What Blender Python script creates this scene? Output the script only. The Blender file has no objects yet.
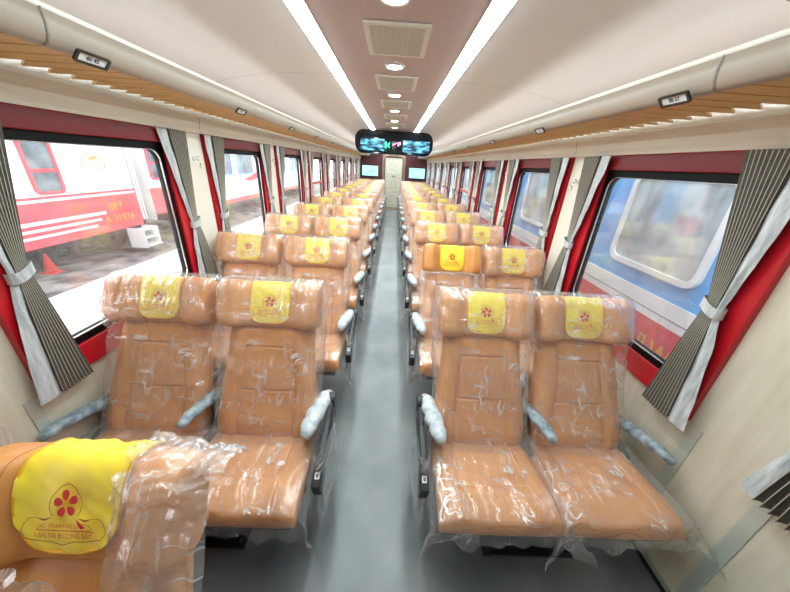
import bpy, math, random, bisect
from mathutils import Vector, Matrix, noise
random.seed(7)
C = bpy.context.scene.collection
S = bpy.context.scene
R = math.radians

# ------------------------------------------------------------------ helpers
class MB:
    def __init__(s): s.v = []; s.f = []; s.m = []
    def add(s, vs, fs, mi=0):
        b = len(s.v); s.v += [tuple(p) for p in vs]
        for f in fs: s.f.append(tuple(i + b for i in f)); s.m.append(mi)
    def box(s, x0, x1, y0, y1, z0, z1, mi=0):
        s.add([(x0,y0,z0),(x1,y0,z0),(x1,y1,z0),(x0,y1,z0),(x0,y0,z1),(x1,y0,z1),(x1,y1,z1),(x0,y1,z1)],
              [(0,3,2,1),(4,5,6,7),(0,1,5,4),(1,2,6,5),(2,3,7,6),(3,0,4,7)], mi)
    def grid(s, P, closed_u=False, closed_v=False, mi=0):
        n = len(P); m = len(P[0]); fs = []
        for i in range(n if closed_u else n - 1):
            for j in range(m if closed_v else m - 1):
                a = i * m + j; b = i * m + (j + 1) % m
                c = ((i + 1) % n) * m + (j + 1) % m; d = ((i + 1) % n) * m + j
                fs.append((a, b, c, d))
        s.add([p for r in P for p in r], fs, mi)
    def tube(s, pts, r, n=10, mi=0, cap=True):
        pts = [Vector(p) for p in pts]; rings = []; ref = None
        for i, p in enumerate(pts):
            t = (pts[min(i+1, len(pts)-1)] - pts[max(i-1, 0)]).normalized()
            if ref is None: ref = Vector((0,0,1)) if abs(t.z) < .9 else Vector((1,0,0))
            a = t.cross(ref).normalized(); b = a.cross(t).normalized(); ref = b
            rr = r[i] if isinstance(r, (list, tuple)) else r
            ra, rb = rr if isinstance(rr, (list, tuple)) else (rr, rr)
            rings.append([p + a * math.cos(k*2*math.pi/n) * ra + b * math.sin(k*2*math.pi/n) * rb for k in range(n)])
        base = len(s.v); s.grid(rings, closed_v=True, mi=mi)
        if cap:
            s.f.append(tuple(base + k for k in range(n))[::-1]); s.m.append(mi)
            e = base + (len(pts)-1)*n; s.f.append(tuple(e + k for k in range(n))); s.m.append(mi)
    def prism(s, poly, axis, a, b, mi=0):
        # poly of 2-D points extruded along axis from a to b
        def P(u, v, w): return {0:(w,u,v), 1:(u,w,v), 2:(u,v,w)}[axis]
        n = len(poly)
        vs = [P(u, v, a) for u, v in poly] + [P(u, v, b) for u, v in poly]
        fs = [tuple(range(n))[::-1], tuple(range(n, 2*n))] + [(i, (i+1) % n, n + (i+1) % n, n + i) for i in range(n)]
        s.add(vs, fs, mi)
    def ring(s, outer, inner, fn, d0, d1, mi=0):
        # two loops of equal length (2-D) -> solid ring; fn(u,v,d) gives 3-D
        n = len(outer)
        L = [[fn(u, v, d) for u, v in lp] for lp, d in ((outer, d0), (inner, d0), (inner, d1), (outer, d1))]
        s.grid(L, closed_u=True, closed_v=True, mi=mi)
    def build(s, name, mats, parent=None, smooth=False, bevel=0, fix=True):
        me = bpy.data.meshes.new(name); me.from_pydata(s.v, [], s.f); me.update()
        if not isinstance(mats, (list, tuple)): mats = [mats]
        for m in mats: me.materials.append(m)
        if len(mats) > 1:
            for p, mi in zip(me.polygons, s.m): p.material_index = mi
        if fix:
            import bmesh
            bm = bmesh.new(); bm.from_mesh(me); bmesh.ops.recalc_face_normals(bm, faces=bm.faces); bm.to_mesh(me); bm.free()
        if smooth:
            for p in me.polygons: p.use_smooth = True
        o = bpy.data.objects.new(name, me); C.objects.link(o)
        if parent: o.parent = parent
        if bevel:
            b = o.modifiers.new('b', 'BEVEL'); b.width = bevel; b.segments = 2; b.limit_method = 'ANGLE'
        return o

def empty(name, loc=(0,0,0)):
    o = bpy.data.objects.new(name, None); o.location = loc; o.empty_display_size = .1; C.objects.link(o); return o
def tag(o, label=None, cat=None, group=None, kind=None):
    for k, v in (('label', label), ('category', cat), ('group', group), ('kind', kind)):
        if v: o[k] = v
    return o
def copy_tree(o, parent=None):
    c = o.copy(); C.objects.link(c); c.parent = parent
    for ch in [q for q in o.children]: copy_tree(ch, c)
    return c
def rrect(u0, u1, v0, v1, r, k=8):
    P = []
    for (cx, cy, a) in ((u1-r, v0+r, -90), (u1-r, v1-r, 0), (u0+r, v1-r, 90), (u0+r, v0+r, 180)):
        for i in range(k + 1):
            t = R(a + 90*i/k); P.append((cx + r*math.cos(t), cy + r*math.sin(t)))
    return P
def sm(a, b, x):
    t = max(0, min(1, (x-a)/(b-a))); return t*t*(3-2*t)
def lerp(a, b, t): return a + (b-a)*t

# ------------------------------------------------------------------ materials
def mat(name, col=(.8,.8,.8), rough=.5, metal=0, spec=.5, coat=0, emit=None, es=1.0, sheen=0):
    m = bpy.data.materials.new(name); m.use_nodes = True
    b = m.node_tree.nodes['Principled BSDF']
    b.inputs['Base Color'].default_value = (*col, 1); b.inputs['Roughness'].default_value = rough
    b.inputs['Metallic'].default_value = metal; b.inputs['Specular IOR Level'].default_value = spec
    b.inputs['Coat Weight'].default_value = coat; b.inputs['Sheen Weight'].default_value = sheen
    if emit: b.inputs['Emission Color'].default_value = (*emit, 1); b.inputs['Emission Strength'].default_value = es
    return m
def N(m, t, **kw):
    n = m.node_tree.nodes.new(t)
    for k, v in kw.items():
        if k in n.inputs: n.inputs[k].default_value = v
        else: setattr(n, k, v)
    return n
def L(m, a, b): m.node_tree.links.new(a, b)
def bsdf(m): return m.node_tree.nodes['Principled BSDF']
def tex(m, scale=(1,1,1)):
    t = N(m, 'ShaderNodeTexCoord'); mp = N(m, 'ShaderNodeMapping'); mp.inputs['Scale'].default_value = scale
    L(m, t.outputs['Object'], mp.inputs['Vector']); return mp.outputs['Vector']
def noisy(m, c1, c2, scale=(1,1,1), ns=5, detail=4, lo=.35, hi=.65, rough=None, bump=0, bdist=.01):
    v = tex(m, scale); n = N(m, 'ShaderNodeTexNoise', Scale=ns, Detail=detail); L(m, v, n.inputs['Vector'])
    r = N(m, 'ShaderNodeValToRGB'); e = r.color_ramp.elements
    e[0].position = lo; e[0].color = (*c1, 1); e[1].position = hi; e[1].color = (*c2, 1)
    L(m, n.outputs['Fac'], r.inputs['Fac']); L(m, r.outputs['Color'], bsdf(m).inputs['Base Color'])
    if rough:
        q = N(m, 'ShaderNodeMapRange'); q.inputs['To Min'].default_value = rough[0]; q.inputs['To Max'].default_value = rough[1]
        L(m, n.outputs['Fac'], q.inputs['Value']); L(m, q.outputs['Result'], bsdf(m).inputs['Roughness'])
    if bump:
        b = N(m, 'ShaderNodeBump', Strength=bump, Distance=bdist); L(m, n.outputs['Fac'], b.inputs['Height'])
        L(m, b.outputs['Normal'], bsdf(m).inputs['Normal'])
    return m

M = {}
M['leather'] = noisy(mat('tan_leather', rough=.42, spec=.45), (.61,.24,.06), (.73,.315,.09), ns=7, bump=.15, bdist=.004)
M['leather_band'] = noisy(mat('ribbed_leather', rough=.4), (.68,.27,.06), (.76,.32,.09), ns=9)
M['seam'] = mat('seam_thread', (.50,.21,.07), .6)
M['yellow'] = noisy(mat('yellow_satin', rough=.55, sheen=.3), (.90,.62,.02), (.96,.74,.04), ns=6, bump=.25, bdist=.01)
M['yellow_edge'] = mat('golden_piping', (.75,.38,.01), .5)
M['red_print'] = mat('red_print', (.62,.02,.02), .6)
M['maroon_print'] = mat('maroon_print', (.28,.03,.02), .6)
M['black'] = mat('black_steel', (.012,.012,.014), .4)
M['blackplastic'] = mat('black_plastic', (.02,.02,.022), .35)
M['white'] = mat('white_plastic', (.8,.8,.8), .4)
M['foam'] = noisy(mat('grey_foam_wrap', rough=.45), (.42,.47,.50), (.66,.70,.72), ns=30, bump=.6, bdist=.01)
M['foamblue'] = noisy(mat('bluish_foam_wrap', rough=.35), (.14,.20,.24), (.42,.50,.54), ns=28, bump=.6, bdist=.01)
M['wall'] = noisy(mat('cream_grain_wall', rough=.42), (.62,.55,.42), (.72,.65,.52), scale=(3,3,.35), ns=9, detail=6, lo=.3, hi=.7)
M['post'] = mat('cream_post', (.80,.75,.64), .4)
M['strip'] = mat('pale_metal_strip', (.58,.62,.55), .3, metal=.3)
M['red'] = noisy(mat('red_lacquer', rough=.3, coat=.2), (.50,.004,.012), (.58,.008,.02), ns=3)
M['darkred'] = mat('dark_red_lacquer', (.16,.004,.008), .3)
M['gasket'] = mat('black_rubber', (.004,.004,.005), .6, spec=.15)
M['vault'] = mat('ivory_panel', (.86,.865,.85), .38)
M['fascia'] = mat('beige_fascia', (.37,.30,.235), .42)
M['lip'] = mat('cream_lip', (.88,.86,.76), .35)
M['cornice'] = mat('cream_cornice', (.78,.74,.63), .4)
M['slat'] = noisy(mat('honey_wood', rough=.45), (.62,.34,.09), (.74,.44,.15), scale=(2,14,2), ns=4, detail=5)
M['slat_gap'] = mat('brown_gap', (.25,.11,.03), .7)
M['joint'] = mat('grey_joint', (.22,.20,.17), .5)
M['floor'] = noisy(mat('blue_grey_vinyl', spec=.5), (.115,.128,.138), (.235,.245,.245), scale=(1,.8,1), ns=2.2, detail=8, lo=.36, hi=.66, rough=(.2,.5))
M['endwall'] = mat('maroon_wall', (.10,.018,.025), .4)
M['door'] = noisy(mat('beige_door', rough=.4), (.58,.54,.42), (.72,.68,.56), ns=14, detail=3, bump=.5)
M['trim'] = mat('bronze_trim', (.30,.17,.12), .35, metal=.3)
M['chrome'] = mat('chrome', (.8,.8,.8), .15, metal=1)
M['satin'] = noisy(mat('silver_satin', rough=.38, sheen=.2), (.46,.49,.50), (.70,.72,.73), scale=(6,6,1.2), ns=7, detail=5, bump=.7, bdist=.02)
M['brown'] = mat('brown_mat', (.30,.19,.10), .7)

# pleated curtain cloth: fine thread lines
m = mat('taupe_pleated_cloth', (.2,.18,.15), .75)
v = tex(m); n = N(m, 'ShaderNodeTexNoise', Scale=60); L(m, v, n.inputs['Vector'])
r = N(m, 'ShaderNodeValToRGB'); r.color_ramp.elements[0].color = (.10,.088,.07,1); r.color_ramp.elements[1].color = (.24,.215,.175,1)
L(m, n.outputs['Fac'], r.inputs['Fac']); L(m, r.outputs['Color'], bsdf(m).inputs['Base Color']); M['pleat'] = m; M['fold_light'] = mat('painted_fold_highlight', (.52,.48,.40), .6)  # last colour is pale to paint light on the fold ridges

# perforated mauve ceiling cloth
m = mat('mauve_ceiling', (.34,.25,.24), .6)
v = tex(m, (1,1,1)); vo = N(m, 'ShaderNodeTexVoronoi', Scale=120); L(m, v, vo.inputs['Vector'])
r = N(m, 'ShaderNodeValToRGB'); r.color_ramp.elements[0].color = (.44,.33,.32,1); r.color_ramp.elements[1].color = (.60,.475,.455,1)
r.color_ramp.elements[1].position = .5
L(m, vo.outputs['Distance'], r.inputs['Fac']); L(m, r.outputs['Color'], bsdf(m).inputs['Base Color']); M['mauve'] = m

def emis(name, col, st):
    m = bpy.data.materials.new(name); m.use_nodes = True; nt = m.node_tree
    nt.nodes.remove(bsdf(m)); e = N(m, 'ShaderNodeEmission', Strength=st); e.inputs['Color'].default_value = (*col, 1)
    L(m, e.outputs[0], nt.nodes['Material Output'].inputs[0]); return m
M['strip_light'] = emis('strip_light', (.80,.96,1), 26)
M['cove'] = emis('vault_lamp_glow', (.96,.98,1), 5.0)
M['lamp'] = emis('lamp', (1,.93,.78), 60)
M['screen'] = emis('screen_blue', (.25,.62,.85), 1.6)
M['screen_pale'] = emis('screen_pale', (.35,.85,.88), 1.3)
M['led_green'] = emis('led_green', (.05,1,.45), 2.5)
M['led_pink'] = emis('led_pink', (1,.35,.8), 2)

# scenic screens
m = mat('scenic_screen', (.01,.01,.02), .12)
v = tex(m, (3,1,9)); n = N(m, 'ShaderNodeTexNoise', Scale=2.5, Detail=5); L(m, v, n.inputs['Vector'])
r = N(m, 'ShaderNodeValToRGB'); e = r.color_ramp.elements
e[0].position = .40; e[0].color = (.002,.006,.015,1); e[1].position = .62; e[1].color = (.10,.42,.60,1)
k = e.new(.72); k.color = (.5,.85,.9,1)
L(m, n.outputs['Fac'], r.inputs['Fac']); L(m, r.outputs['Color'], bsdf(m).inputs['Emission Color']); bsdf(m).inputs['Emission Strength'].default_value = 1.5
M['scenic'] = m

# glass pane: nearly clear, faint dust
def glass(name, milk, tint=(1,1,1)):
    m = bpy.data.materials.new(name); m.use_nodes = True; nt = m.node_tree; nt.nodes.remove(bsdf(m))
    tr = N(m, 'ShaderNodeBsdfTransparent'); tr.inputs[0].default_value = (*tint, 1)
    gl = N(m, 'ShaderNodeBsdfGlossy'); gl.inputs['Roughness'].default_value = .05
    df = N(m, 'ShaderNodeBsdfDiffuse'); df.inputs[0].default_value = (.8,.82,.84,1)
    v = tex(m, (1,1,1)); n = N(m, 'ShaderNodeTexNoise', Scale=3, Detail=8); L(m, v, n.inputs['Vector'])
    mr = N(m, 'ShaderNodeMapRange'); mr.inputs['From Min'].default_value = .35; mr.inputs['From Max'].default_value = .75
    mr.inputs['To Min'].default_value = milk*.3; mr.inputs['To Max'].default_value = milk*1.8; L(m, n.outputs['Fac'], mr.inputs['Value'])
    x1 = N(m, 'ShaderNodeMixShader'); L(m, mr.outputs[0], x1.inputs[0]); L(m, tr.outputs[0], x1.inputs[1]); L(m, df.outputs[0], x1.inputs[2])
    fr = N(m, 'ShaderNodeFresnel', IOR=1.45); x2 = N(m, 'ShaderNodeMixShader')
    fm = N(m, 'ShaderNodeMath', operation='MULTIPLY'); L(m, fr.outputs[0], fm.inputs[0]); fm.inputs[1].default_value = .35
    L(m, fm.outputs[0], x2.inputs[0]); L(m, x1.outputs[0], x2.inputs[1]); L(m, gl.outputs[0], x2.inputs[2])
    L(m, x2.outputs[0], nt.nodes['Material Output'].inputs[0]); return m
M['glass'] = glass('window_glass', .045)

# clear plastic film with crinkles: white crease lines are milky folds plus painted glints
def film(name, base, crease, gloss, gr=.16):
    m = bpy.data.materials.new(name); m.use_nodes = True; nt = m.node_tree; nt.nodes.remove(bsdf(m))
    v = tex(m); d = N(m, 'ShaderNodeTexNoise', Scale=5, Detail=3); L(m, v, d.inputs['Vector'])
    mx = N(m, 'ShaderNodeMixRGB', blend_type='ADD'); mx.inputs[0].default_value = .14; L(m, v, mx.inputs[1]); L(m, d.outputs['Color'], mx.inputs[2])
    def ridge(rot, sc, ns, wd):
        mp = N(m, 'ShaderNodeMapping'); mp.inputs['Rotation'].default_value = rot; mp.inputs['Scale'].default_value = sc; L(m, mx.outputs[0], mp.inputs['Vector'])
        n = N(m, 'ShaderNodeTexNoise', Scale=ns, Detail=2, Roughness=.5); L(m, mp.outputs[0], n.inputs['Vector'])
        a = N(m, 'ShaderNodeMath', operation='SUBTRACT'); L(m, n.outputs['Fac'], a.inputs[0]); a.inputs[1].default_value = .5
        b = N(m, 'ShaderNodeMath', operation='ABSOLUTE'); L(m, a.outputs[0], b.inputs[0])
        c = N(m, 'ShaderNodeMapRange'); c.inputs['From Min'].default_value = .0; c.inputs['From Max'].default_value = wd
        c.inputs['To Min'].default_value = 1; c.inputs['To Max'].default_value = 0; L(m, b.outputs[0], c.inputs['Value']); return n, c
    n, c = ridge((.3,.5,.5), (.6,.6,7), 3.0, .020); n2, c2 = ridge((.2,-.6,-.9), (7,.5,.9), 3.0, .022)
    cc = N(m, 'ShaderNodeMath', operation='MAXIMUM'); L(m, c.outputs[0], cc.inputs[0]); L(m, c2.outputs[0], cc.inputs[1])
    g = N(m, 'ShaderNodeTexNoise', Scale=6, Detail=2); L(m, v, g.inputs['Vector'])
    g2 = N(m, 'ShaderNodeMapRange'); g2.inputs['From Min'].default_value = .46; g2.inputs['From Max'].default_value = .68; L(m, g.outputs['Fac'], g2.inputs['Value'])
    cm = N(m, 'ShaderNodeMath', operation='MULTIPLY'); L(m, cc.outputs[0], cm.inputs[0]); L(m, g2.outputs[0], cm.inputs[1])
    ht = N(m, 'ShaderNodeMath', operation='ADD'); L(m, n.outputs['Fac'], ht.inputs[0]); L(m, n2.outputs['Fac'], ht.inputs[1])
    bu = N(m, 'ShaderNodeBump', Strength=1.0, Distance=.022); L(m, ht.outputs[0], bu.inputs['Height'])
    tr = N(m, 'ShaderNodeBsdfTransparent')
    gl = N(m, 'ShaderNodeBsdfGlossy'); gl.inputs['Roughness'].default_value = gr; L(m, bu.outputs[0], gl.inputs['Normal'])
    df = N(m, 'ShaderNodeBsdfDiffuse'); df.inputs[0].default_value = (.95,.95,.95,1)
    tl = N(m, 'ShaderNodeBsdfTranslucent'); tl.inputs[0].default_value = (.88,.88,.88,1)
    dt = N(m, 'ShaderNodeMixShader'); dt.inputs[0].default_value = .15; L(m, df.outputs[0], dt.inputs[1]); L(m, tl.outputs[0], dt.inputs[2])
    mk = N(m, 'ShaderNodeMath', operation='MULTIPLY_ADD'); L(m, cm.outputs[0], mk.inputs[0]); mk.inputs[1].default_value = crease; mk.inputs[2].default_value = base
    x1 = N(m, 'ShaderNodeMixShader'); L(m, mk.outputs[0], x1.inputs[0]); L(m, tr.outputs[0], x1.inputs[1]); L(m, dt.outputs[0], x1.inputs[2])
    lw = N(m, 'ShaderNodeLayerWeight', Blend=.35); L(m, bu.outputs[0], lw.inputs['Normal'])
    lm = N(m, 'ShaderNodeMath', operation='MULTIPLY_ADD'); L(m, lw.outputs['Facing'], lm.inputs[0]); lm.inputs[1].default_value = gloss; lm.inputs[2].default_value = .05
    lc = N(m, 'ShaderNodeMath', operation='MULTIPLY_ADD'); L(m, cm.outputs[0], lc.inputs[0]); lc.inputs[1].default_value = .12; L(m, lm.outputs[0], lc.inputs[2])
    x2 = N(m, 'ShaderNodeMixShader'); L(m, lc.outputs[0], x2.inputs[0]); L(m, x1.outputs[0], x2.inputs[1]); L(m, gl.outputs[0], x2.inputs[2])
    L(m, x2.outputs[0], nt.nodes['Material Output'].inputs[0]); return m
M['film'] = film('clear_film', .11, .62, .40, .18)
M['film_thick'] = film('crumpled_film', .17, .6, .45, .2)

# ------------------------------------------------------------------ text
def text_mesh(txt, size, shear=0.0, bold=0.0):
    cu = bpy.data.curves.new('t', 'FONT'); cu.body = txt; cu.size = size; cu.align_x = 'CENTER'; cu.align_y = 'CENTER'
    cu.shear = shear; cu.offset = bold; cu.resolution_u = 3
    o = bpy.data.objects.new('t', cu); C.objects.link(o); bpy.context.view_layer.update()
    me = bpy.data.meshes.new_from_object(o)
    vs = [(p.co.x, p.co.y) for p in me.vertices]; fs = [tuple(p.vertices) for p in me.polygons]
    bpy.data.objects.remove(o); bpy.data.curves.remove(cu); bpy.data.meshes.remove(me)
    return vs, fs

# ------------------------------------------------------------------ dimensions
XL, XR = -1.50, 1.42         # wall planes
YN, YF = -1.6, 13.9          # near and far ends
ZC = 2.36
WP = 1.48                    # window pitch
XC = -0.03

# ------------------------------------------------------------------ floor
b = MB(); b.box(XL-.1, XR+.1, YN-.1, YF+.1, -.06, 0); tag(b.build('floor', M['floor']), kind='structure')

# ------------------------------------------------------------------ side walls + windows
NW = 9
def win_y(k): return ((1.06 if k else .99) + WP*k, 2.22 + WP*k) if k >= 0 else (-.75, .50)
for side, xw, nm in ((-1, XL, 'left'), (1, XR, 'right')):
    o_ = xw + side*.05
    x0, x1 = sorted((xw, o_))
    b = MB()
    b.box(x0, x1, YN, YF, 0, .80); b.box(x0, x1, YN, YF, 1.93, 2.5)
    ys = [YN]
    for k in range(-1, NW-1): ys += list(win_y(k))
    ys += [YF]
    for i in range(0, len(ys), 2): b.box(x0, x1, ys[i], ys[i+1], .80, 1.93)
    w = tag(b.build('wall_'+nm, M['wall']), kind='structure')
    # cream post covers between the windows
    n = 0
    for k in range(-1, NW-1):
        n += 1
        ya, yb = win_y(k)
        fn = lambda u, v, d: (xw - side*d, u, v)
        b = MB()
        # post cladding beside window
        b = MB(); px = sorted((xw, xw - side*.012)); b.box(px[0], px[1], yb+.02, win_y(k+1)[0]-.02, .8, 1.93)
        if k >= 0: tag(b.build('trim_%s_post_%d' % (nm, n), M['post'], bevel=.003), kind='structure')
        b = MB(); b.ring([(ya,.80),(yb,.80),(yb,1.93),(ya,1.93)], [(ya+.10,.92),(yb-.13,.92),(yb-.13,1.845),(ya+.10,1.845)], fn, -.022, .028)
        fr = tag(b.build('window_%d' % (n if side < 0 else n + NW), M['red'], bevel=.004), kind='structure')
        u0, u1, v0, v1 = ya+.10, yb-.13, .92, 1.845
        out = rrect(u0, u1, v0, v1, .002); inn = rrect(u0+.036, u1-.036, v0+.036, v1-.040, .07)
        b = MB(); b.ring(out, inn, fn, -.03, .012); b.build('gasket', M['gasket'], fr, smooth=False)
        inn2 = rrect(u0+.040, u1-.040, v0+.040, v1-.044, .066)
        b = MB(); b.ring(inn, inn2, fn, .004, .0125); b.build('chrome_bead', M['chrome'], fr)
        b = MB(); q = sorted((xw + side*.004, xw + side*.010)); b.box(q[0], q[1], u0+.02, u1-.02, v0+.02, v1-.02); b.build('pane', M['glass'], fr)
        # dark top rail
        b = MB(); q = sorted((xw - side*.028, xw - side*.034)); b.box(q[0], q[1], ya, yb, 1.847, 1.925); b.build('top_rail', M['darkred'], fr, bevel=.002)
        if k == 3:
            b = MB(); q = sorted((xw - side*.02, xw + side*.02)); b.box(q[0], q[1], u0, u1, 1.375, 1.42); b.build('transom_bar', M['red'], fr, bevel=.003)
        # vertical joint strips on the lower wall under the near edge of the frame
        for j, yy in enumerate((ya-.065, ya - .36)):
            b = MB(); q = sorted((xw, xw - side*.006)); b.box(q[0], q[1], yy, yy+.05, .06, .80 if j == 0 else .86)
            tag(b.build('trim_%s_joint_%d' % (nm, n*2+j), M['strip']), kind='structure')
    b = MB(); q = sorted((xw, xw - side*.03)); b.box(q[0], q[1], YN, YF, 0, .055, 0)
    q = sorted((xw - side*.03, xw - side*.036)); b.box(q[0], q[1], YN, YF, .0, .022, 1)
    tag(b.build('baseboard_'+nm, [M['strip'], M['black']]), kind='structure')

# ------------------------------------------------------------------ ceiling
b = MB(); b.box(XC-.36, XC+.36, YN, YF, ZC, ZC+.03); tag(b.build('ceiling', M['mauve']), kind='structure')
for side, xw, nm in ((-1, XL, 'left'), (1, XR, 'right')):
    xs = XC + side*.43; xe = xw
    prof = []
    for i in range(25):
        t = i/24; a = t*math.pi/2
        # flat start, curving down to the wall above the rack
        prof.append((xs + (xe-xs)*(math.sin(a)**.92 if i else 0), 2.085 + (ZC-2.085)*math.cos(a)**.85 if i < 24 else 2.085))
    b = MB(); P = [[(x, y, z) for x, z in prof] for y in (YN, YF)]; b.grid(P); 
    P = [[(x, y, z+.03) for x, z in prof] for y in (YN, YF)]; b.grid(P)
    tag(b.build('ceiling_vault_'+nm, M['vault'], smooth=True), kind='structure')
    # joints of the vault panels
    for j, y in enumerate((1.12, 2.53, 3.94, 5.35, 6.76)):
        b = MB(); P = [[(x, yy, z-.0015) for x, z in prof] for yy in (y-.002, y+.002)]; b.grid(P)
        tag(b.build('trim_%s_vault_joint_%d' % (nm, j+1), M['fascia']), kind='structure')
    xa, xb = sorted((XC + side*.355, XC + side*.435))
    b = MB(); b.grid([[(lerp(xa, xb, q/8), yy, ZC - .002 - .009*math.sin(math.pi*q/8)**.6) for q in range(9)] for yy in (.25, YF-.1)]); b.box(xa, xb, .25, YF-.1, ZC+.002, ZC+.008, 1)
    b.box(xa-.004, xa, .25, YF-.1, ZC-.003, ZC+.008, 1); b.box(xb, xb+.004, .25, YF-.1, ZC-.003, ZC+.008, 1)
    tag(b.build('strip_light', [M['strip_light'], M['white']]),
        'long cool white light strip in the ceiling on the %s of the round lamps' % nm, 'ceiling light')
# near strips cover (gap at camera end)
b = MB()
for side in (-1, 1):
    xa, xb = sorted((XC + side*.355, XC + side*.435)); b.box(xa, xb, YN, .25, ZC, ZC+.008)
tag(b.build('trim_ceiling_strip', M['vault']), kind='structure')

# round ceiling lamps
lamp = empty('ceiling_lamp'); 
b = MB(); b.tube([(0,0,-.006),(0,0,.004)], .045, 24); b.build('diffuser', M['lamp'], lamp)
b = MB()
P = [[(r_*math.cos(t*math.pi/16), r_*math.sin(t*math.pi/16), z_) for t in range(32)] for r_, z_ in ((.045,-.008),(.058,-.008),(.062,0),(.045,0))]
b.grid(P, closed_u=True, closed_v=True); b.build('rim', M['white'], lamp, smooth=True)
LY = [1.42 + .83*i for i in range(6)] + [8.2, 9.6, 11.0, 12.4]
ordn = ['nearest','second','third','fourth','fifth','sixth','seventh','eighth','ninth','tenth','eleventh','twelfth','thirteenth']
for i, y in enumerate(LY):
    o = lamp if i == 0 else copy_tree(lamp); o.location = (XC, y, ZC-.001)
    tag(o, '%s round warm ceiling lamp on the mauve centre panel, counted from the camera' % ordn[i], 'ceiling lamp', 'round ceiling lamps')
# vents
def vent():
    r_ = empty('ceiling_vent'); w, h = .15, .205
    b = MB(); fn = lambda u, v, d: (u, v, d)
    b.ring([(-w,-h),(w,-h),(w,h),(-w,h)], [(-w+.025,-h+.025),(w-.025,-h+.025),(w-.025,h-.025),(-w+.025,h-.025)], fn, -.01, 0)
    b.build('frame', M['post'], r_, bevel=.002)
    b = MB(); b.box(-w+.02, w-.02, -h+.02, h-.02, -.001, 0); b.build('backing', mat('vent_dark', (.07,.055,.05), .8), r_)
    b = MB()
    for i in range(19):
        x = -w + .03 + i*(2*w-.06)/18; b.box(x-.0028, x+.0028, -h+.022, h-.022, -.007, -.003)
    for i in range(22):
        y = -h + .03 + i*(2*h-.06)/21; b.box(-w+.022, w-.022, y-.003, y+.003, -.008, -.004)
    b.build('grille', M['post'], r_); return r_
vt = vent()
for i, y in enumerate((1.83, 2.66, 3.50, 4.36, 5.2)):
    o = vt if i == 0 else copy_tree(vt); o.location = (XC+.012, y, ZC-.001)
    tag(o, '%s square perforated air vent in the mauve ceiling, counted from the camera' % ordn[i], 'air vent', 'ceiling vents')

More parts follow.
